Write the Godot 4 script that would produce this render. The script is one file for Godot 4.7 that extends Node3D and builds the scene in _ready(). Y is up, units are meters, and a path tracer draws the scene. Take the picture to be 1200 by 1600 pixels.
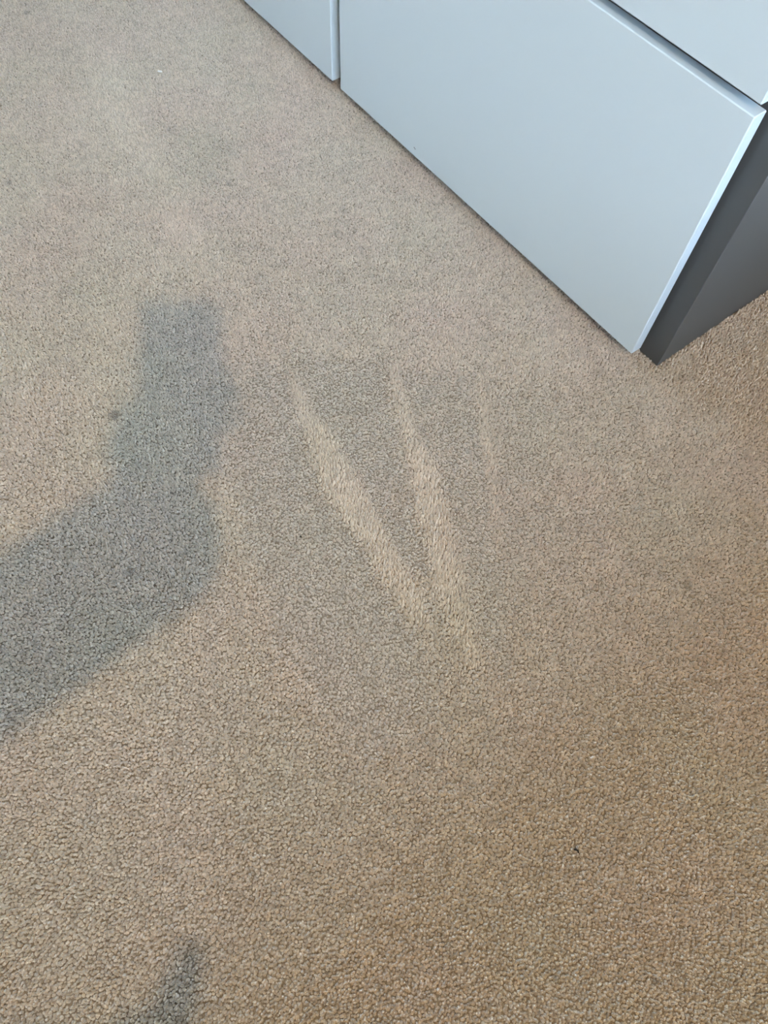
extends Node3D

# ---------------------------------------------------------------- helpers
var used := {}
var rng := RandomNumberGenerator.new()

func tag(o, label := "", category := "", group := "", kind := ""):
	if label: o.set_meta("label", label)
	if category: o.set_meta("category", category)
	if group: o.set_meta("group", group)
	if kind: o.set_meta("kind", kind)
	return o

func base(called: String, label: String, category: String, at := Vector3.ZERO, parent: Node = self) -> Node3D:
	var o := Node3D.new()
	o.name = called
	parent.add_child(o, true)
	o.position = at
	tag(o, label, category)
	return o

func fresh() -> SurfaceTool:
	var st := SurfaceTool.new()
	st.begin(Mesh.PRIMITIVE_TRIANGLES)
	return st

func put(called: String, st: SurfaceTool, m: Material, parent: Node = self) -> MeshInstance3D:
	var o := MeshInstance3D.new()
	o.name = called
	o.mesh = st.commit()
	o.material_override = null
	o.mesh.surface_set_material(0, m)
	o.cast_shadow = GeometryInstance3D.SHADOW_CASTING_SETTING_ON
	parent.add_child(o, true)
	return o

func struct(called: String, st: SurfaceTool, m: Material) -> MeshInstance3D:
	return tag(put(called, st, m), "", "", "", "structure")

func face(st: SurfaceTool, pts: Array, out: Vector3) -> void:
	# a convex polygon, flat shaded, turned so that its clockwise side looks along «out»
	var n: Vector3 = (pts[1] - pts[0]).cross(pts[2] - pts[0]).normalized()
	if n.dot(out) < 0.0:
		n = -n
	else:
		pts.reverse()
	for i in range(1, pts.size() - 1):
		for k in [0, i, i + 1]:
			st.set_normal(n)
			st.set_uv(Vector2(pts[k].x + pts[k].z, pts[k].y))
			st.add_vertex(pts[k])

func bx(st: SurfaceTool, lo: Vector3, hi: Vector3, b := 0.0, tr := Transform3D()) -> void:
	# a box with chamfered edges
	var c := (lo + hi) * 0.5
	var h := (hi - lo) * 0.5
	var v := func(s: Vector3, a: int) -> Vector3:
		var p := h - Vector3(b, b, b)
		p[a] = h[a]
		return tr * (c + p * s)
	for a in 3:
		var u := (a + 1) % 3
		var w := (a + 2) % 3
		for s in [-1.0, 1.0]:
			var q := []
			for k in [[-1, -1], [1, -1], [1, 1], [-1, 1]]:
				var g := Vector3.ZERO
				g[a] = s
				g[u] = k[0]
				g[w] = k[1]
				q.append(v.call(g, a))
			var o := Vector3.ZERO
			o[a] = s
			face(st, q, tr.basis * o)
			if b <= 0.0:
				continue
			for t in [-1.0, 1.0]:
				var g1 := Vector3.ZERO
				g1[u] = s
				g1[w] = t
				g1[a] = -1.0
				var g2 := g1
				g2[a] = 1.0
				var out := g1
				out[a] = 0.0
				face(st, [v.call(g1, u), v.call(g2, u), v.call(g2, w), v.call(g1, w)], tr.basis * out)
	if b > 0.0:
		for x in [-1.0, 1.0]:
			for y in [-1.0, 1.0]:
				for z in [-1.0, 1.0]:
					var s := Vector3(x, y, z)
					face(st, [v.call(s, 0), v.call(s, 1), v.call(s, 2)], tr.basis * s)

func lathe(st: SurfaceTool, prof: Array, at: Vector3, seg := 32) -> void:
	for i in prof.size() - 1:
		var p: Vector2 = prof[i]
		var q: Vector2 = prof[i + 1]
		var nn := Vector2(q.y - p.y, p.x - q.x).normalized()
		for k in seg:
			var a := TAU * k / seg
			var b := TAU * (k + 1) / seg
			var d := [Vector3(cos(a), 0, sin(a)), Vector3(cos(b), 0, sin(b))]
			var pts := [[p, d[0]], [q, d[0]], [q, d[1]], [p, d[0]], [q, d[1]], [p, d[1]]]
			for w in pts:
				st.set_normal(w[1] * nn.x + Vector3.UP * nn.y)
				st.add_vertex(at + w[1] * w[0].x + Vector3.UP * w[0].y)

func mat(c: Color, rough := 0.6, spec := 0.5) -> StandardMaterial3D:
	var m := StandardMaterial3D.new()
	m.albedo_color = c
	m.roughness = rough
	m.metallic_specular = spec
	return m

func noise(s: int, f: float, oct := 3) -> FastNoiseLite:
	var n := FastNoiseLite.new()
	n.seed = s
	n.frequency = f
	n.noise_type = FastNoiseLite.TYPE_SIMPLEX_SMOOTH
	n.fractal_octaves = oct
	return n

func grain(m: StandardMaterial3D, s: int, f: float, bump: float, scale: float) -> StandardMaterial3D:
	# a fine relief on a painted or woven surface
	var t := NoiseTexture2D.new()
	t.width = 256
	t.height = 256
	t.seamless = true
	t.noise = noise(s, f)
	m.heightmap_enabled = true
	m.heightmap_texture = t
	m.heightmap_scale = bump
	m.uv1_triplanar = true
	m.uv1_scale = Vector3.ONE * scale
	return m

# ---------------------------------------------------------------- bodies from tapered bones (surface nets)
func bones_mesh(st: SurfaceTool, bones: Array, cell: float, soft: float) -> void:
	var lo := Vector3.ONE * 1e9
	var hi := -lo
	for b in bones:
		var r: float = maxf(b[1], b[3]) + cell * 3.0 + soft
		lo = lo.min(b[0] - Vector3.ONE * r).min(b[2] - Vector3.ONE * r)
		hi = hi.max(b[0] + Vector3.ONE * r).max(b[2] + Vector3.ONE * r)
	var n := Vector3i(((hi - lo) / cell).ceil()) + Vector3i.ONE
	var f := PackedFloat32Array()
	f.resize(n.x * n.y * n.z)
	f.fill(1.0)
	for b in bones:
		var p: Vector3 = b[0]
		var q: Vector3 = b[2]
		var r0: float = b[1]
		var r1: float = b[3]
		var grow := Vector3.ONE * (maxf(r0, r1) + cell * 2.5 + soft)
		var i0 := Vector3i((p.min(q) - grow - lo) / cell).clamp(Vector3i.ZERO, n - Vector3i.ONE)
		var i1 := Vector3i((p.max(q) + grow - lo) / cell).clamp(Vector3i.ZERO, n - Vector3i.ONE)
		var d := q - p
		var dd := maxf(d.length_squared(), 1e-9)
		for z in range(i0.z, i1.z + 1):
			for y in range(i0.y, i1.y + 1):
				var row := (z * n.y + y) * n.x
				for x in range(i0.x, i1.x + 1):
					var w := lo + Vector3(x, y, z) * cell - p
					var t := clampf(w.dot(d) / dd, 0.0, 1.0)
					var e := (w - d * t).length() - lerpf(r0, r1, t)
					var g := f[row + x]
					var k := clampf(0.5 + 0.5 * (g - e) / soft, 0.0, 1.0)
					f[row + x] = lerpf(g, e, k) - soft * k * (1.0 - k)
	var at := {}
	var pos := PackedVector3Array()
	var nor := PackedVector3Array()
	var sx := 1
	var sy := n.x
	var sz := n.x * n.y
	var corner := [0, sx, sy, sx + sy, sz, sx + sz, sy + sz, sx + sy + sz]
	for z in n.z - 1:
		for y in n.y - 1:
			var c := z * sz + y * sy
			for x in n.x - 1:
				var o := c + x
				var a := f[o] < 0.0
				if a == (f[o + sx] < 0.0) and a == (f[o + sy] < 0.0) and a == (f[o + sz] < 0.0) and a == (f[o + sx + sy] < 0.0) and a == (f[o + sx + sz] < 0.0) and a == (f[o + sy + sz] < 0.0) and a == (f[o + sx + sy + sz] < 0.0):
					continue
				var v := []
				for k in corner:
					v.append(f[o + k])
				var sum := Vector3.ZERO
				var count := 0
				for e in [[0, 1], [2, 3], [4, 5], [6, 7], [0, 2], [1, 3], [4, 6], [5, 7], [0, 4], [1, 5], [2, 6], [3, 7]]:
					var va: float = v[e[0]]
					var vb: float = v[e[1]]
					if (va < 0.0) != (vb < 0.0):
						var t := va / (va - vb)
						var pa := Vector3(e[0] & 1, (e[0] >> 1) & 1, e[0] >> 2)
						var pb := Vector3(e[1] & 1, (e[1] >> 1) & 1, e[1] >> 2)
						sum += pa.lerp(pb, t)
						count += 1
				at[o] = pos.size()
				pos.append(lo + (Vector3(x, y, z) + sum / count) * cell)
				nor.append(Vector3(v[1] + v[3] + v[5] + v[7] - v[0] - v[2] - v[4] - v[6], v[2] + v[3] + v[6] + v[7] - v[0] - v[1] - v[4] - v[5], v[4] + v[5] + v[6] + v[7] - v[0] - v[1] - v[2] - v[3]).normalized())
	for o in at:
		for e in [[sx, sy, sz], [sy, sz, sx], [sz, sx, sy]]:
			var inside: bool = f[o] < 0.0
			if inside == (f[o + e[0]] < 0.0):
				continue
			var q := [o, o - e[1], o - e[1] - e[2], o - e[2]]
			if not (at.has(q[1]) and at.has(q[2]) and at.has(q[3])):
				continue
			if inside:
				q.reverse()
			for k in [0, 1, 2, 0, 2, 3]:
				st.set_normal(nor[at[q[k]]])
				st.add_vertex(pos[at[q[k]]])

# ---------------------------------------------------------------- the scene
const K := 1.1                       # height of the phone above the carpet
const LAMP := Vector3(1.055, 2.36, 0.3765)
const CAM_X := Vector3(0.60335806, 0.03622925, -0.79664704)
const CAM_Y := Vector3(-0.72290751, 0.44661612, -0.52719898)
const CAM_Z := Vector3(0.33669539, 0.89399188, 0.29565983)

func _ready() -> void:
	rng.seed = 7
	# camera
	var cam := Camera3D.new()
	cam.name = "camera"
	cam.fov = rad_to_deg(2.0 * atan(800.0 / 1170.0))
	cam.near = 0.02
	cam.far = 60.0
	cam.transform = Transform3D(Basis(CAM_X, CAM_Y, CAM_Z).orthonormalized(), Vector3(0, K, 0))
	add_child(cam)
	cam.current = true
	# sky and exposure
	var sm := ProceduralSkyMaterial.new()
	sm.sky_top_color = Color(0.70, 0.83, 0.97)
	sm.sky_horizon_color = Color(0.81, 0.92, 1.0)
	sm.ground_bottom_color = Color(0.36, 0.37, 0.36)
	sm.ground_horizon_color = Color(0.62, 0.66, 0.68)
	sm.sun_angle_max = 0.0
	sm.energy_multiplier = 1.0
	var sky := Sky.new()
	sky.sky_material = sm
	var env := Environment.new()
	env.background_mode = Environment.BG_SKY
	env.sky = sky
	env.background_energy_multiplier = 32.0
	env.tonemap_mode = Environment.TONE_MAPPER_LINEAR
	env.tonemap_exposure = 1.02
	env.sdfgi_enabled = true
	env.ssao_enabled = true
	env.ssil_enabled = true
	var we := WorldEnvironment.new()
	we.name = "world_environment"
	we.environment = env
	add_child(we)
	ceiling_lamp(2.75)
	room()
	chest()
	carpet()
	crumbs()
	sofa()
	photographer()

func ceiling_lamp(energy: float) -> void:
	var o := base("ceiling_light", "small round recessed ceiling downlight with a warm glowing lens", "ceiling light", Vector3(LAMP.x, 2.4, LAMP.z))
	var st := fresh()
	lathe(st, [Vector2(0.028, 0.0), Vector2(0.028, -0.008), Vector2(0.033, -0.012), Vector2(0.044, -0.010), Vector2(0.048, -0.004), Vector2(0.048, 0.0)], Vector3.ZERO)
	put("trim_ring", st, mat(Color(0.85, 0.85, 0.85), 0.35), o)
	st = fresh()
	lathe(st, [Vector2(0.0001, -0.014), Vector2(0.012, -0.0132), Vector2(0.022, -0.011), Vector2(0.028, -0.007)], Vector3.ZERO)
	var g := mat(Color(1, 0.95, 0.85), 0.4)
	g.emission_enabled = true
	g.emission = Color(1.0, 0.78, 0.50)
	g.emission_energy_multiplier = 4.0
	put("lens", st, g, o)
	var l := SpotLight3D.new()
	l.name = "downlight_glow"
	l.light_color = Color(1.0, 0.88, 0.695)
	l.light_energy = energy
	l.light_size = 0.022
	l.spot_range = 12.0
	l.spot_attenuation = 2.0
	l.spot_angle = 78.0
	l.spot_angle_attenuation = 0.5
	l.shadow_enabled = true
	o.add_child(l)
	l.position = Vector3(0, LAMP.y - 2.4, 0)
	l.rotation.x = -PI / 2

const X0 := -2.75
const X1 := 2.3
const Z0 := -1.475
const Z1 := 2.2
const H := 2.4
const FLOOR := -0.0055             # the backing the pile stands in; the pile ends about y = 0

func room() -> void:
	var wall := grain(mat(Color(0.80, 0.76, 0.68), 0.9, 0.3), 3, 0.05, 0.06, 1.5)
	var white := mat(Color(0.90, 0.90, 0.89), 0.4)
	var back := grain(mat(Color(0.55, 0.505, 0.45), 1.0, 0.1), 4, 0.12, 0.3, 3.0)
	var st := fresh()
	bx(st, Vector3(X0 - 0.2, -0.12, Z0 - 0.2), Vector3(X1 + 0.2, FLOOR, Z1 + 0.2))
	struct("floor", st, back)
	st = fresh()
	bx(st, Vector3(X0 - 0.2, H, Z0 - 0.2), Vector3(X1 + 0.2, H + 0.15, Z1 + 0.2))
	struct("ceiling", st, wall)
	st = fresh()
	bx(st, Vector3(X0 - 0.2, FLOOR, Z0 - 0.2), Vector3(X1 + 0.2, H, Z0))
	struct("wall_back", st, wall)
	st = fresh()
	bx(st, Vector3(X0 - 0.2, FLOOR, Z1), Vector3(X1 + 0.2, H, Z1 + 0.2))
	struct("wall_front", st, wall)
	# both side walls have a window
	wall_with_window("wall_left", X0 - 0.2, X0, Vector3(0, 1.0, -1.2), Vector3(0, 2.0, 0.10), wall)
	window("window_1", Vector3(X0 - 0.15, 1.0, -1.2), Vector3(X0 - 0.09, 2.0, 0.10), X0 + 0.03, white)
	wall_with_window("wall_right", X1, X1 + 0.2, Vector3(0, 1.10, -1.35), Vector3(0, 2.20, 1.8), wall)
	window("window_2", Vector3(X1 + 0.09, 1.10, -1.35), Vector3(X1 + 0.15, 2.20, 1.8), X1 - 0.03, white)
	for s in [["baseboard_back", Vector3(X0, FLOOR, Z0), Vector3(X1, 0.10, Z0 + 0.014)], ["baseboard_front", Vector3(X0, FLOOR, Z1 - 0.014), Vector3(X1, 0.10, Z1)], ["baseboard_left", Vector3(X0, FLOOR, Z0 + 0.014), Vector3(X0 + 0.014, 0.10, Z1 - 0.014)], ["baseboard_right", Vector3(X1 - 0.014, FLOOR, Z0 + 0.014), Vector3(X1, 0.10, Z1 - 0.014)]]:
		st = fresh()
		bx(st, s[1], s[2], 0.003)
		struct(s[0], st, white)

func wall_with_window(called: String, x0: float, x1: float, w0: Vector3, w1: Vector3, m: Material) -> void:
	var st := fresh()
	bx(st, Vector3(x0, FLOOR, Z0), Vector3(x1, w0.y, Z1))
	bx(st, Vector3(x0, w1.y, Z0), Vector3(x1, H, Z1))
	bx(st, Vector3(x0, w0.y, Z0), Vector3(x1, w1.y, w0.z))
	bx(st, Vector3(x0, w0.y, w1.z), Vector3(x1, w1.y, Z1))
	struct(called, st, m)

func window(called: String, lo: Vector3, hi: Vector3, nose: float, white: Material) -> void:
	var st := fresh()
	var b := 0.05
	bx(st, lo, Vector3(hi.x, lo.y + b, hi.z), 0.003)
	bx(st, Vector3(lo.x, hi.y - b, lo.z), hi, 0.003)
	bx(st, Vector3(lo.x, lo.y + b, lo.z), Vector3(hi.x, hi.y - b, lo.z + b), 0.003)
	bx(st, Vector3(lo.x, lo.y + b, hi.z - b), Vector3(hi.x, hi.y - b, hi.z), 0.003)
	var mid := (lo.z + hi.z) * 0.5
	bx(st, Vector3(lo.x, lo.y + b, mid - 0.03), Vector3(hi.x, hi.y - b, mid + 0.03), 0.003)
	var w := struct(called, st, white)
	var glass := mat(Color(0.95, 0.98, 1.0, 0.05), 0.02)
	glass.transparency = BaseMaterial3D.TRANSPARENCY_ALPHA
	var x := (lo.x + hi.x) * 0.5
	for z in [[lo.z + b, mid - 0.03], [mid + 0.03, hi.z - b]]:
		st = fresh()
		face(st, [Vector3(x, lo.y + b, z[0]), Vector3(x, hi.y - b, z[0]), Vector3(x, hi.y - b, z[1]), Vector3(x, lo.y + b, z[1])], Vector3.LEFT)
		put("pane", st, glass, w)
	st = fresh()
	bx(st, Vector3(minf(nose, hi.x), lo.y - 0.002, lo.z), Vector3(maxf(nose, lo.x), lo.y + 0.020, hi.z), 0.004)
	put("window_sill", st, white, w)

# the dresser: dark carcass, pale drawer fronts standing proud of it
const ZF := -0.9182                  # face of the drawer fronts
const TF := 0.0252
const ZP := -0.9589                  # front edges of the carcass
const ZB := -1.455

func chest() -> void:
	var o := base("chest_of_drawers", "wide grey chest of drawers with pale satin handleless fronts standing on the beige carpet", "chest of drawers", Vector3(-1.336, 0, -1.2))
	var off := -o.position
	var dark := mat(Color(0.315, 0.315, 0.315), 0.42, 0.5)
	var pale := mat(Color(0.80, 0.835, 0.85), 0.30, 0.5)
	var inner := mat(Color(0.70, 0.70, 0.69), 0.6)
	var bot := -0.0053
	var xl := -2.2950
	var xr := -0.3589
	var top := 1.02
	var st := fresh()
	bx(st, Vector3(xr - 0.060, bot, ZB) + off, Vector3(xr, top - 0.030, ZP) + off, 0.0008)
	tag(put("end_panel", st, dark, o), "dark grey end panel")
	st = fresh()
	bx(st, Vector3(xl, bot, ZB) + off, Vector3(xl + 0.060, top - 0.030, ZP) + off, 0.0008)
	put("end_panel", st, dark, o)
	st = fresh()
	bx(st, Vector3(-1.351, bot, ZB) + off, Vector3(-1.300, top - 0.030, ZP) + off, 0.0008)
	put("divider", st, dark, o)
	st = fresh()
	bx(st, Vector3(xl, top - 0.030, ZB) + off, Vector3(xr, top, ZF) + off, 0.0015)
	put("top_panel", st, dark, o)
	st = fresh()
	bx(st, Vector3(xl + 0.06, bot, ZB) + off, Vector3(-1.351, top - 0.03, ZB + 0.012) + off)
	bx(st, Vector3(-1.300, bot, ZB) + off, Vector3(xr - 0.06, top - 0.03, ZB + 0.012) + off)
	put("back_panel", st, dark, o)
	for x in [[xl + 0.06, -1.351], [-1.300, xr - 0.06]]:
		st = fresh()
		bx(st, Vector3(x[0], bot, -1.02) + off, Vector3(x[1], 0.05, -1.002) + off)
		put("plinth", st, dark, o)
		st = fresh()
		bx(st, Vector3(x[0], 0.4925, ZB + 0.012) + off, Vector3(x[1], 0.5075, ZP - 0.03) + off)
		put("rail", st, dark, o)
	for x in [[-1.3095, -0.3973], [-2.2530, -1.3409]]:
		for y in [[0.0198, 0.4920], [0.5079, 0.9820]]:
			st = fresh()
			bx(st, Vector3(x[0], y[0], ZF - TF) + off, Vector3(x[1], y[1], ZF) + off, 0.0014)
			var d := put("drawer_front", st, pale, o)
			st = fresh()
			var a := Vector3(maxf(x[0], xl + 0.06) + 0.016, maxf(y[0], 0.04), ZB + 0.03) + off
			var b := Vector3(minf(x[1], xr - 0.06) - 0.016, y[0] + 0.30, ZF - TF) + off
			bx(st, a, Vector3(b.x, a.y + 0.01, b.z))
			bx(st, Vector3(a.x, a.y + 0.01, a.z), Vector3(a.x + 0.012, b.y, b.z))
			bx(st, Vector3(b.x - 0.012, a.y + 0.01, a.z), b)
			bx(st, Vector3(a.x + 0.012, a.y + 0.01, a.z), Vector3(b.x - 0.012, b.y, a.z + 0.012))
			put("drawer_box", st, inner, d)
			if x[0] > -1.4 and y[0] < 0.1:
				st = fresh()
				var c := Vector3(-1.0415, 0.0387, ZF + 0.0004) + off
				for k in 2:
					var s := c + Vector3(-0.0016 + 0.0030 * k, 0.0008 - 0.0014 * k, 0)
					bx(st, s - Vector3(0.0014, 0.0006, 0.0005), s + Vector3(0.0014, 0.0006, 0.0003), 0.0002)
				tag(put("scuff", st, mat(Color(0.28, 0.28, 0.29), 0.8), d), "small dark scuff mark")

# ---------------------------------------------------------------- carpet
const PX0 := -2.60
const PX1 := 0.90
const PZ0 := -1.47
const PZ1 := 0.90
const CELL := 0.008

func lean_patches() -> Array:
	# vacuum marks: [how much the pile is brushed back (+) or forward (-), softness of the edge, outline on the floor]
	return [
		[-1.05, 0.025, [Vector2(-0.800, -0.364), Vector2(-0.730, -0.389), Vector2(-0.638, -0.352), Vector2(-0.568, -0.328), Vector2(-0.507, -0.307), Vector2(-0.443, -0.300), Vector2(-0.375, -0.298), Vector2(-0.310, -0.288), Vector2(-0.238, -0.280), Vector2(-0.154, -0.253), Vector2(-0.108, -0.237), Vector2(-0.107, -0.177), Vector2(-0.117, -0.105), Vector2(-0.195, -0.105), Vector2(-0.284, -0.110), Vector2(-0.373, -0.123), Vector2(-0.455, -0.136), Vector2(-0.555, -0.171), Vector2(-0.662, -0.230)]],
		[-0.80, 0.020, [Vector2(-0.753, -0.430), Vector2(-0.665, -0.554), Vector2(-0.622, -0.539), Vector2(-0.447, -0.443), Vector2(-0.370, -0.404), Vector2(-0.288, -0.364), Vector2(-0.294, -0.336), Vector2(-0.332, -0.337), Vector2(-0.397, -0.348), Vector2(-0.460, -0.361), Vector2(-0.527, -0.374), Vector2(-0.603, -0.384), Vector2(-0.653, -0.378)]],
		[-0.80, 0.020, [Vector2(-0.631, -0.564), Vector2(-0.545, -0.671), Vector2(-0.390, -0.563), Vector2(-0.261, -0.476), Vector2(-0.162, -0.409), Vector2(-0.088, -0.357), Vector2(-0.116, -0.336), Vector2(-0.201, -0.374), Vector2(-0.278, -0.415), Vector2(-0.351, -0.451), Vector2(-0.416, -0.485), Vector2(-0.497, -0.503), Vector2(-0.570, -0.528)]],
		[-0.35, 0.030, [Vector2(-0.511, -0.670), Vector2(-0.422, -0.745), Vector2(-0.274, -0.638), Vector2(-0.207, -0.531), Vector2(-0.129, -0.419), Vector2(-0.162, -0.409), Vector2(-0.257, -0.481), Vector2(-0.354, -0.560)]],
		[0.48, 0.035, [Vector2(-1.951, -0.576), Vector2(-1.766, -0.581), Vector2(-1.479, -0.521), Vector2(-1.188, -0.461), Vector2(-1.011, -0.413), Vector2(-1.039, -0.373), Vector2(-1.345, -0.431), Vector2(-1.618, -0.470)]],
		[-0.40, 0.060, [Vector2(-1.517, -0.542), Vector2(-1.401, -0.635), Vector2(-1.192, -0.585), Vector2(-1.011, -0.500), Vector2(-1.173, -0.482)]],
		[0.35, 0.020, [Vector2(-0.548, -0.717), Vector2(-0.525, -0.907), Vector2(-0.486, -0.921), Vector2(-0.493, -0.795), Vector2(-0.484, -0.708)]],
		[0.20, 0.030, [Vector2(-0.513, -0.113), Vector2(-0.455, -0.136), Vector2(-0.373, -0.123), Vector2(-0.284, -0.110), Vector2(-0.195, -0.105), Vector2(-0.117, -0.105), Vector2(-0.184, -0.075), Vector2(-0.304, -0.067), Vector2(-0.407, -0.077)]],
		[1.5, 0.010, [Vector2(-0.730, -0.389), Vector2(-0.694, -0.390), Vector2(-0.653, -0.378), Vector2(-0.603, -0.384), Vector2(-0.527, -0.374), Vector2(-0.460, -0.361), Vector2(-0.397, -0.348), Vector2(-0.332, -0.337), Vector2(-0.270, -0.324), Vector2(-0.212, -0.299), Vector2(-0.238, -0.280), Vector2(-0.310, -0.288), Vector2(-0.375, -0.298), Vector2(-0.443, -0.300), Vector2(-0.507, -0.307), Vector2(-0.568, -0.328), Vector2(-0.638, -0.352)]],
		[1.3, 0.012, [Vector2(-0.648, -0.552), Vector2(-0.641, -0.562), Vector2(-0.570, -0.528), Vector2(-0.497, -0.503), Vector2(-0.416, -0.485), Vector2(-0.351, -0.451), Vector2(-0.278, -0.415), Vector2(-0.201, -0.374), Vector2(-0.116, -0.336), Vector2(-0.133, -0.313), Vector2(-0.210, -0.335), Vector2(-0.288, -0.364), Vector2(-0.370, -0.404), Vector2(-0.447, -0.443), Vector2(-0.537, -0.492)]],
		[1.1, 0.008, [Vector2(-0.533, -0.664), Vector2(-0.528, -0.671), Vector2(-0.424, -0.604), Vector2(-0.354, -0.560), Vector2(-0.301, -0.520), Vector2(-0.256, -0.483), Vector2(-0.261, -0.476), Vector2(-0.317, -0.517), Vector2(-0.390, -0.563), Vector2(-0.455, -0.606)]],
	]

func lean_map() -> PackedFloat32Array:
	var nx := int((PX1 - PX0) / CELL) + 2
	var nz := int((PZ1 - PZ0) / CELL) + 2
	var f := PackedFloat32Array()
	f.resize(nx * nz)
	for patch in lean_patches():
		var poly: Array = patch[2]
		var soft: float = patch[1]
		var lo: Vector2 = poly[0]
		var hi: Vector2 = poly[0]
		for p in poly:
			lo = lo.min(p)
			hi = hi.max(p)
		var flat := PackedVector2Array(poly)
		for iz in range(maxi(0, int((lo.y - soft - PZ0) / CELL)), mini(nz, int((hi.y + soft - PZ0) / CELL) + 2)):
			for ix in range(maxi(0, int((lo.x - soft - PX0) / CELL)), mini(nx, int((hi.x + soft - PX0) / CELL) + 2)):
				var q := Vector2(PX0 + ix * CELL, PZ0 + iz * CELL)
				var d := 1e9
				for k in poly.size():
					d = minf(d, q.distance_squared_to(Geometry2D.get_closest_point_to_segment(q, poly[k], poly[(k + 1) % poly.size()])))
				d = sqrt(d)
				if not Geometry2D.is_point_in_polygon(q, flat):
					d = -d
				f[iz * nx + ix] += patch[0] * smoothstep(-soft, soft, d)
	return f

func tuft() -> ArrayMesh:
	# one tuft of twisted yarn: narrow foot, full shoulder, blunt tip
	var st := fresh()
	var rings := [[0.0, 1.05], [0.45, 0.90], [0.80, 0.52]]
	var seg := 6
	var v := func(i: int, k: int) -> Vector3:
		var a: float = TAU * (k % seg) / seg + i * 0.45
		var r: float = rings[i][1] * (1.0 + 0.16 * sin(2.0 * a + 1.0))
		return Vector3(cos(a) * r, rings[i][0], sin(a) * r)
	st.set_smooth_group(0)
	for i in 2:
		for k in seg:
			var a: Vector3 = v.call(i, k)
			var b: Vector3 = v.call(i, k + 1)
			var c: Vector3 = v.call(i + 1, k + 1)
			var d: Vector3 = v.call(i + 1, k)
			for p in [a, b, c, a, c, d]:
				st.add_vertex(p)
	for k in seg:
		for p in [v.call(2, k), v.call(2, k + 1), Vector3(0.1, 1.0, 0.05)]:
			st.add_vertex(p)
	st.index()
	st.generate_normals()
	return st.commit()

const BRUSH := Vector2(0.82, 0.57)   # the way the pile is brushed

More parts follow.
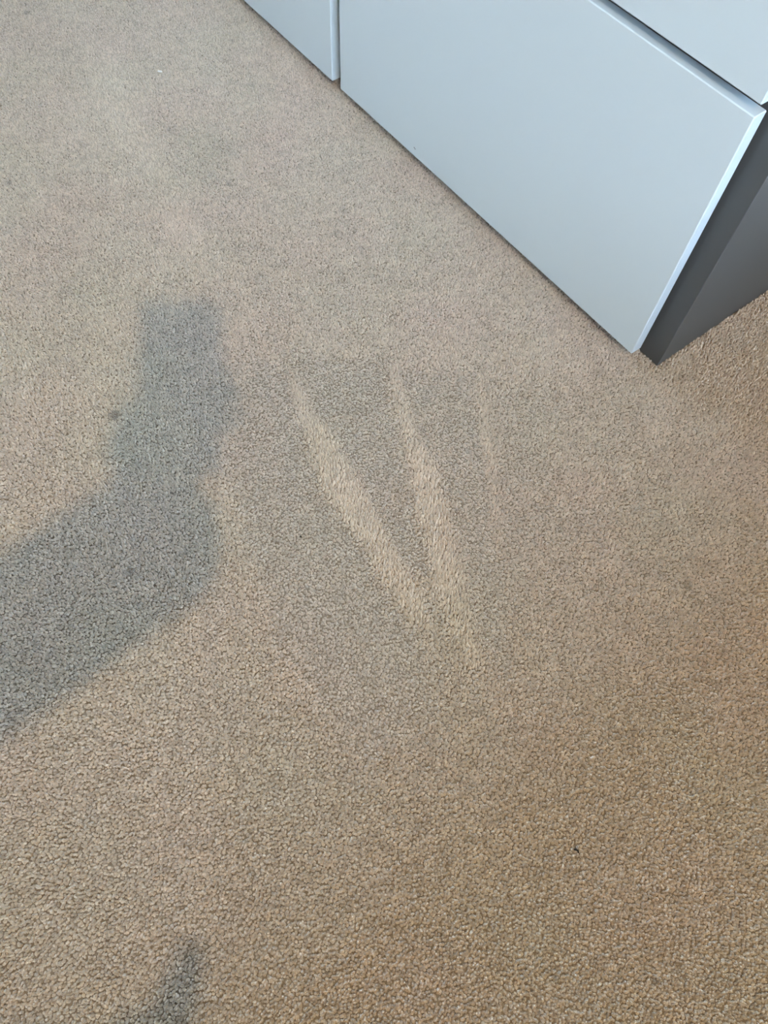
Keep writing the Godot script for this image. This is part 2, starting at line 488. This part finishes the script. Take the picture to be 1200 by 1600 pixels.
func carpet() -> void:
	var m := mat(Color(1, 1, 1), 0.75, 0.5)
	m.vertex_color_use_as_albedo = true
	m.rim_enabled = true
	m.rim = 1.0
	m.rim_tint = 0.0
	var f := lean_map()
	var nx := int((PX1 - PX0) / CELL) + 2
	var s := 0.0038
	var rows := int((PZ1 - PZ0) / (s * 0.866))
	var cols := int((PX1 - PX0) / s)
	var buf := PackedFloat32Array()
	buf.resize(rows * cols * 16)
	var broad := noise(11, 1.6, 3)
	var mid := noise(12, 9.0, 3)
	var tone := noise(13, 30.0, 2)
	var hue := noise(14, 3.0, 2)
	var spots := [[-0.841, -0.100, 0.012, 0.50], [-0.568, 0.018, 0.008, 0.55], [-0.927, -0.187, 0.004, 0.6], [-1.217, -0.565, 0.006, 0.5], [-1.581, -0.750, 0.004, 0.4], [-1.475, -0.199, 0.006, 0.5], [-0.027, -0.678, 0.008, 0.65], [-0.349, -0.131, 0.006, 0.75], [-1.990, -0.479, 0.008, 0.6], [0.319, -0.240, 0.005, 0.6], [-1.31, -0.60, 0.05, 0.95], [-1.30, -0.42, 0.04, 0.96]]
	var n := 0
	for j in rows:
		for i in cols:
			var x := PX0 + (i + 0.5 * (j & 1)) * s + rng.randf_range(-0.0013, 0.0013)
			var z := PZ0 + j * s * 0.866 + rng.randf_range(-0.0013, 0.0013)
			if x > -2.296 and x < -0.3583 and z < ZP + 0.0005 and (z < -0.995 or x < -2.234 or x > -0.420 or absf(x + 1.3255) < 0.027):
				continue
			var u := (x - PX0) / CELL
			var w := (z - PZ0) / CELL
			var iu := clampi(int(u), 0, nx - 2)
			var iw := maxi(int(w), 0)
			var fu := u - iu
			var fw := w - iw
			var o := iw * nx + iu
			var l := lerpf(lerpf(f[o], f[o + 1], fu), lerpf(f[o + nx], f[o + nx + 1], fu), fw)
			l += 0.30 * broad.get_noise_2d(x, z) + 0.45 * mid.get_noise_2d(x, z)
			var r := 0.00268 * rng.randf_range(0.72, 1.22)
			var h := 0.0080 * rng.randf_range(0.70, 1.14) * (1.0 + 0.15 * clampf(l, -1.0, 1.5))
			var yaw := rng.randf() * TAU
			var cy := cos(yaw) * r
			var sy := sin(yaw) * r
			var lean := clampf(l, -1.6, 1.6) * -0.0036
			var lx := BRUSH.x * lean + rng.randf_range(-0.0019, 0.0019)
			var lz := BRUSH.y * lean + rng.randf_range(-0.0019, 0.0019)
			var q := n * 16
			buf[q] = cy
			buf[q + 1] = lx
			buf[q + 2] = sy
			buf[q + 3] = x
			buf[q + 5] = h
			buf[q + 7] = -0.0088
			buf[q + 8] = -sy
			buf[q + 9] = lz
			buf[q + 10] = cy
			buf[q + 11] = z
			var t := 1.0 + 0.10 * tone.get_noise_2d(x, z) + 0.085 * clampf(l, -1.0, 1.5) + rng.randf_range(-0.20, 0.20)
			for p in spots:
				var d: float = Vector2(x - p[0], z - p[1]).length() / p[2]
				if d < 1.3:
					t *= lerpf(p[3], 1.0, smoothstep(0.4, 1.3, d))
			var g := 0.03 * hue.get_noise_2d(x, z)
			buf[q + 12] = 0.535 * t * (1.0 + g)
			buf[q + 13] = 0.440 * t * (1.0 - g * 0.4)
			buf[q + 14] = 0.345 * t * (1.0 + g * 0.3)
			buf[q + 15] = 1.0
			n += 1
	# the rest of the room, never in the picture: the same pile, coarser
	s = 0.0078
	for j in int((Z1 - Z0) / (s * 0.866)):
		for i in int((X1 - X0) / s):
			var x := X0 + (i + 0.5 * (j & 1)) * s + rng.randf_range(-0.002, 0.002)
			var z := Z0 + j * s * 0.866 + rng.randf_range(-0.002, 0.002)
			if x > PX0 and x < PX1 and z < PZ1:
				continue
			var q := n * 16
			if q + 16 > buf.size():
				buf.resize(buf.size() + 1600000)
			var r := 0.0055 * rng.randf_range(0.75, 1.2)
			var yaw := rng.randf() * TAU
			buf[q] = cos(yaw) * r
			buf[q + 1] = rng.randf_range(-0.003, 0.003)
			buf[q + 2] = sin(yaw) * r
			buf[q + 3] = x
			buf[q + 5] = 0.0080 * rng.randf_range(0.72, 1.1)
			buf[q + 7] = -0.0088
			buf[q + 8] = -sin(yaw) * r
			buf[q + 9] = rng.randf_range(-0.003, 0.003)
			buf[q + 10] = cos(yaw) * r
			buf[q + 11] = z
			var t := 1.0 + rng.randf_range(-0.16, 0.16)
			buf[q + 12] = 0.535 * t
			buf[q + 13] = 0.440 * t
			buf[q + 14] = 0.345 * t
			buf[q + 15] = 1.0
			n += 1
	buf.resize(n * 16)
	var mm := MultiMesh.new()
	mm.transform_format = MultiMesh.TRANSFORM_3D
	mm.use_colors = true
	mm.mesh = tuft()
	mm.mesh.surface_set_material(0, m)
	mm.instance_count = n
	mm.buffer = buf
	var o := MultiMeshInstance3D.new()
	o.name = "carpet"
	o.multimesh = mm
	add_child(o, true)
	tag(o, "beige cut pile carpet with pale vacuum streaks covering the whole floor", "carpet", "", "stuff")

func crumb(called: String, label: String, pts: Array, r: float, c: Color) -> void:
	var st := fresh()
	var bones := []
	for i in pts.size() - 1:
		bones.append([pts[i], r * (1.0 - 0.15 * i), pts[i + 1], r * (0.85 - 0.15 * i)])
	bones_mesh(st, bones, r * 0.5, r * 0.4)
	tag(put(called, st, mat(c, 0.7)), label, "crumb")

func crumbs() -> void:
	var y := 0.0021
	crumb("dark_crumb", "tiny black bent crumb lying on open carpet near the bottom right", [Vector3(0.1445, y, -0.2640), Vector3(0.1480, y, -0.2662), Vector3(0.1503, y, -0.2652)], 0.0014, Color(0.05, 0.04, 0.04))
	crumb("dark_crumb", "tiny dark brown crumb on the brushed carpet left of the longest pale streak", [Vector3(-0.4580, y, -0.2280), Vector3(-0.4560, y, -0.2288)], 0.0013, Color(0.10, 0.07, 0.05))
	crumb("white_fleck", "small white fleck of lint on the far upper left carpet", [Vector3(-1.6145, y, -0.6260), Vector3(-1.6095, y, -0.6310)], 0.0022, Color(0.93, 0.92, 0.90))
	crumb("white_fleck", "tiny white fleck of lint on the carpet at the right edge", [Vector3(0.2095, y, -0.5715), Vector3(0.2110, y, -0.5725)], 0.0011, Color(0.93, 0.92, 0.90))

func cushion(st: SurfaceTool, lo: Vector3, hi: Vector3, p: float, sag: float) -> void:
	# a soft block: a superellipsoid shell with a light unevenness on top
	var c := (lo + hi) * 0.5
	var h := (hi - lo) * 0.5
	var nu := 48
	var nv := 20
	var n := noise(21, 2.4, 2)
	var sg := func(v: float) -> float: return signf(v) * pow(absf(v), p)
	var at := func(i: int, j: int) -> Vector3:
		var a := TAU * (i % nu) / nu
		var b := PI * (float(j) / nv - 0.5)
		var q := Vector3(sg.call(cos(b)) * sg.call(cos(a)), sg.call(sin(b)), sg.call(cos(b)) * sg.call(sin(a)))
		var w := c + q * h
		if q.y > 0.3:
			w.y += sag * n.get_noise_2d(w.x * 2.0, w.z * 2.0)
		return w
	st.set_smooth_group(0)
	for j in nv:
		for i in nu:
			var a: Vector3 = at.call(i, j)
			var b: Vector3 = at.call(i + 1, j)
			var d: Vector3 = at.call(i, j + 1)
			var e: Vector3 = at.call(i + 1, j + 1)
			for v in [a, b, e, a, e, d]:
				st.add_vertex(v)
	st.index()
	st.generate_normals()

# the sofa that faces the window, out of the picture: its back keeps the daylight off the near carpet
func sofa() -> void:
	var o := base("sofa", "taupe fabric sofa turned with its tall back to the drawers", "sofa", Vector3(1.28, 0, -0.36))
	var cloth := grain(mat(Color(0.50, 0.45, 0.39), 0.95, 0.2), 17, 0.25, 0.2, 5.0)
	var wood := mat(Color(0.30, 0.22, 0.16), 0.5)
	var st := fresh()
	cushion(st, Vector3(-0.40, 0.10, -0.98), Vector3(0.42, 0.30, 0.98), 0.10, 0.0)
	put("base", st, cloth, o)
	st = fresh()
	cushion(st, Vector3(-0.43, 0.12, -1.00), Vector3(-0.20, 0.72, 1.00), 0.14, 0.01)
	put("backrest", st, cloth, o)
	for z in [-1.0, 0.82]:
		st = fresh()
		cushion(st, Vector3(-0.42, 0.11, z), Vector3(0.43, 0.60, z + 0.18), 0.18, 0.006)
		put("armrest", st, cloth, o)
	for z in [-0.82, 0.005]:
		st = fresh()
		cushion(st, Vector3(-0.22, 0.29, z), Vector3(0.44, 0.45, z + 0.815), 0.22, 0.008)
		put("seat_cushion", st, cloth, o)
	for x in [-0.38, 0.33]:
		for z in [-0.93, 0.88]:
			st = fresh()
			lathe(st, [Vector2(0.018, -0.004), Vector2(0.026, 0.115)], Vector3(x + 0.025, 0.0, z + 0.025), 16)
			put("leg", st, wood, o)

# ---------------------------------------------------------------- the person who holds the phone, behind the camera
func eye(x: float, y: float, z: float) -> Vector3:
	return Vector3(0, K, 0) + CAM_X * x + CAM_Y * y + CAM_Z * z

func chain(out: Array, pts: Array, radii: Array) -> void:
	for i in pts.size() - 1:
		out.append([pts[i], radii[i], pts[i + 1], radii[i + 1]])

func photographer() -> void:
	# phone: its lens is where the picture was taken from
	var tr := Transform3D(Basis(CAM_X, CAM_Y, CAM_Z).orthonormalized(), Vector3(0, K, 0))
	var ph := base("phone", "black mobile phone held up flat in the left hand of the standing person", "phone")
	var st := fresh()
	bx(st, Vector3(-0.062, -0.142, 0.004), Vector3(0.018, 0.020, 0.013), 0.0025, tr)
	put("body", st, mat(Color(0.05, 0.05, 0.06), 0.4), ph)
	st = fresh()
	bx(st, Vector3(-0.059, -0.139, 0.0128), Vector3(0.015, 0.017, 0.0134), 0.0002, tr)
	put("screen", st, mat(Color(0.02, 0.02, 0.025), 0.1), ph)
	st = fresh()
	bx(st, Vector3(-0.020, -0.022, 0.0018), Vector3(0.014, 0.014, 0.0042), 0.0008, tr)
	put("camera_bump", st, mat(Color(0.07, 0.07, 0.08), 0.2), ph)

	var who := base("person", "person in a dark sweater and jeans standing and holding a phone", "person", Vector3(0.515, 0, 0.55))
	var off := who.position
	var fwd := Vector3(-0.75, 0, -0.66).normalized()
	var right := Vector3(0.66, 0, -0.75).normalized()
	var c := Vector3(0.515, 0, 0.55)
	var at := func(r: float, y: float, f: float) -> Vector3: return c + right * r + Vector3.UP * y + fwd * f - off
	var neck: Vector3 = at.call(0, 1.43, -0.01)
	var sh_l: Vector3 = at.call(-0.160, 1.34, 0.04)
	var sh_r: Vector3 = at.call(0.165, 1.36, 0.0)
	var el_l := Vector3(0.18, 1.07, 0.475) - off
	var wr_l := eye(-0.032, -0.183, -0.014) - off
	var el_r := Vector3(0.67, 1.07, 0.59) - off
	var wr_r := Vector3(0.473, 1.0, 0.423) - off
	var hip_l: Vector3 = at.call(-0.09, 0.88, 0.0)
	var hip_r: Vector3 = at.call(0.09, 0.88, 0.0)
	var body := []
	# torso, neck, arms, legs
	chain(body, [hip_l, at.call(-0.075, 1.08, 0.0), at.call(-0.10, 1.27, 0.0)], [0.085, 0.072, 0.080])
	chain(body, [hip_r, at.call(0.075, 1.08, 0.0), at.call(0.10, 1.27, 0.0)], [0.085, 0.072, 0.080])
	chain(body, [at.call(0, 0.90, 0), at.call(0, 1.10, 0.01), at.call(0, 1.32, 0.0), neck, at.call(0, 1.50, 0.03)], [0.090, 0.085, 0.080, 0.050, 0.050])
	chain(body, [sh_l, el_l, wr_l], [0.048, 0.038, 0.026])
	chain(body, [sh_r, el_r, wr_r], [0.048, 0.038, 0.026])
	for s in [-1.0, 1.0]:
		chain(body, [at.call(0.09 * s, 0.86, 0), at.call(0.10 * s, 0.47, 0.02), at.call(0.11 * s, 0.30, -0.01), at.call(0.11 * s, 0.08, -0.02)], [0.080, 0.052, 0.050, 0.036])
		chain(body, [at.call(0.11 * s, 0.045, -0.03), at.call(0.125 * s, 0.028, 0.13)], [0.036, 0.026])
	var skin := mat(Color(0.80, 0.61, 0.50), 0.55)
	skin.subsurf_scatter_enabled = true
	skin.subsurf_scatter_strength = 0.1
	st = fresh()
	bones_mesh(st, body, 0.012, 0.03)
	# head, looking down at the screen
	var hp := func(r: float, u: float, f: float) -> Vector3:
		var q := Vector2(u, f).rotated(0.45)
		return at.call(r, 1.545 + q.x, 0.045 + q.y)
	var head := []
	chain(head, [hp.call(0, 0.055, -0.010), hp.call(0, 0.0, 0.015), hp.call(0, -0.055, 0.045)], [0.080, 0.066, 0.036])
	chain(head, [hp.call(0, 0.03, -0.045), hp.call(0, -0.03, -0.03)], [0.066, 0.055])
	chain(head, [hp.call(0, 0.012, 0.080), hp.call(0, -0.018, 0.092)], [0.007, 0.010])
	chain(head, [hp.call(-0.020, -0.050, 0.076), hp.call(0.020, -0.050, 0.076)], [0.008, 0.008])
	chain(head, [hp.call(-0.020, -0.061, 0.073), hp.call(0.020, -0.061, 0.073)], [0.008, 0.008])
	for s in [-1.0, 1.0]:
		chain(head, [hp.call(0.076 * s, 0.015, -0.010), hp.call(0.074 * s, -0.030, -0.004)], [0.014, 0.009])
		chain(head, [hp.call(0.045 * s, 0.026, 0.066), hp.call(0.014 * s, 0.022, 0.076)], [0.010, 0.010])
	bones_mesh(st, head, 0.005, 0.014)
	# left hand round the phone, right hand on the hip
	var hand := []
	var kn := [Vector3(-0.052, -0.085, -0.012), Vector3(-0.044, -0.098, -0.013), Vector3(-0.034, -0.112, -0.013), Vector3(-0.020, -0.125, -0.012)]
	var reach := [1.0, 1.06, 1.0, 0.82]
	for i in 4:
		var k: Vector3 = kn[i]
		chain(hand, [wr_l, eye(k.x, k.y, k.z) - off], [0.022, 0.0115])
		var g: float = reach[i]
		chain(hand, [eye(k.x, k.y, k.z) - off, eye(k.x + 0.026 * g, k.y + 0.027 * g, -0.0072) - off, eye(k.x + 0.047 * g, k.y + 0.040 * g, -0.0062) - off, eye(k.x + 0.064 * g, k.y + 0.046 * g, -0.0040) - off], [0.0095, 0.0085, 0.0080, 0.0068])
	chain(hand, [wr_l, eye(-0.068, -0.150, -0.004) - off, eye(-0.076, -0.118, 0.012) - off, eye(-0.066, -0.092, 0.0225) - off, eye(-0.052, -0.074, 0.0222) - off], [0.022, 0.016, 0.0115, 0.0095, 0.0075])
	bones_mesh(st, hand, 0.003, 0.005)
	hand = []
	var ahead := Vector3(-0.236, 0, -0.972).normalized()
	var palm := Vector3.UP.cross(ahead)          # towards the body's left
	for i in 4:
		var p0: Vector3 = wr_r + ahead * (0.078 - 0.004 * absf(i - 1.0)) + Vector3.UP * (0.028 - 0.019 * i)
		chain(hand, [wr_r, p0], [0.021, 0.0115])
		var g: float = reach[i] * 0.92
		chain(hand, [p0, p0 + ahead * 0.036 * g + palm * 0.003, p0 + ahead * 0.060 * g + palm * 0.009, p0 + ahead * 0.080 * g + palm * 0.017], [0.0095, 0.0085, 0.0080, 0.0065])
	chain(hand, [wr_r, wr_r + ahead * 0.030 + Vector3.UP * 0.026 + palm * 0.004, wr_r + ahead * 0.062 + Vector3.UP * 0.042 + palm * 0.006, wr_r + ahead * 0.090 + Vector3.UP * 0.050 + palm * 0.006], [0.021, 0.0145, 0.0108, 0.0080])
	bones_mesh(st, hand, 0.003, 0.005)
	put("body", st, skin, who)
	# clothes
	var sweater := []
	chain(sweater, [at.call(-0.085, 0.90, 0.0), at.call(-0.075, 1.08, 0.0), at.call(-0.10, 1.28, 0.0)], [0.108, 0.090, 0.094])
	chain(sweater, [at.call(0.085, 0.90, 0.0), at.call(0.075, 1.08, 0.0), at.call(0.10, 1.28, 0.0)], [0.108, 0.090, 0.094])
	chain(sweater, [at.call(0, 0.90, 0), at.call(0, 1.10, 0.01), at.call(0, 1.32, 0.0), at.call(0, 1.41, -0.01)], [0.112, 0.102, 0.094, 0.062])
	chain(sweater, [sh_l, el_l, wr_l.lerp(el_l, 0.07)], [0.064, 0.056, 0.064])
	chain(sweater, [sh_r, el_r, wr_r.lerp(el_r, 0.14)], [0.068, 0.070, 0.056])
	st = fresh()
	bones_mesh(st, sweater, 0.012, 0.035)
	put("sweater", st, grain(mat(Color(0.18, 0.20, 0.24), 0.95, 0.2), 8, 0.2, 0.2, 6.0), who)
	var jeans := []
	chain(jeans, [at.call(-0.07, 0.90, 0), at.call(0.07, 0.90, 0)], [0.098, 0.098])
	for s in [-1.0, 1.0]:
		chain(jeans, [at.call(0.09 * s, 0.86, 0), at.call(0.10 * s, 0.47, 0.02), at.call(0.11 * s, 0.30, -0.01), at.call(0.11 * s, 0.10, -0.02)], [0.096, 0.068, 0.066, 0.058])
	st = fresh()
	bones_mesh(st, jeans, 0.012, 0.03)
	put("jeans", st, grain(mat(Color(0.16, 0.22, 0.33), 0.9, 0.2), 9, 0.3, 0.1, 8.0), who)
	for s in [-1.0, 1.0]:
		var shoe := []
		chain(shoe, [at.call(0.11 * s, 0.048, -0.055), at.call(0.118 * s, 0.045, 0.04), at.call(0.127 * s, 0.036, 0.150)], [0.046, 0.046, 0.036])
		st = fresh()
		bones_mesh(st, shoe, 0.008, 0.01)
		put("slipper", st, mat(Color(0.25, 0.24, 0.24), 0.9), who)
	var hair := []
	chain(hair, [hp.call(0, 0.085, -0.005), hp.call(0, 0.045, -0.055), hp.call(0, -0.05, -0.065)], [0.068, 0.078, 0.060])
	for s in [-1.0, 1.0]:
		chain(hair, [hp.call(0.035 * s, 0.095, 0.02), hp.call(0.055 * s, 0.04, -0.04), hp.call(0.052 * s, -0.05, -0.05)], [0.045, 0.048, 0.034])
	st = fresh()
	bones_mesh(st, hair, 0.006, 0.02)
	put("hair", st, mat(Color(0.17, 0.11, 0.07), 0.6), who)
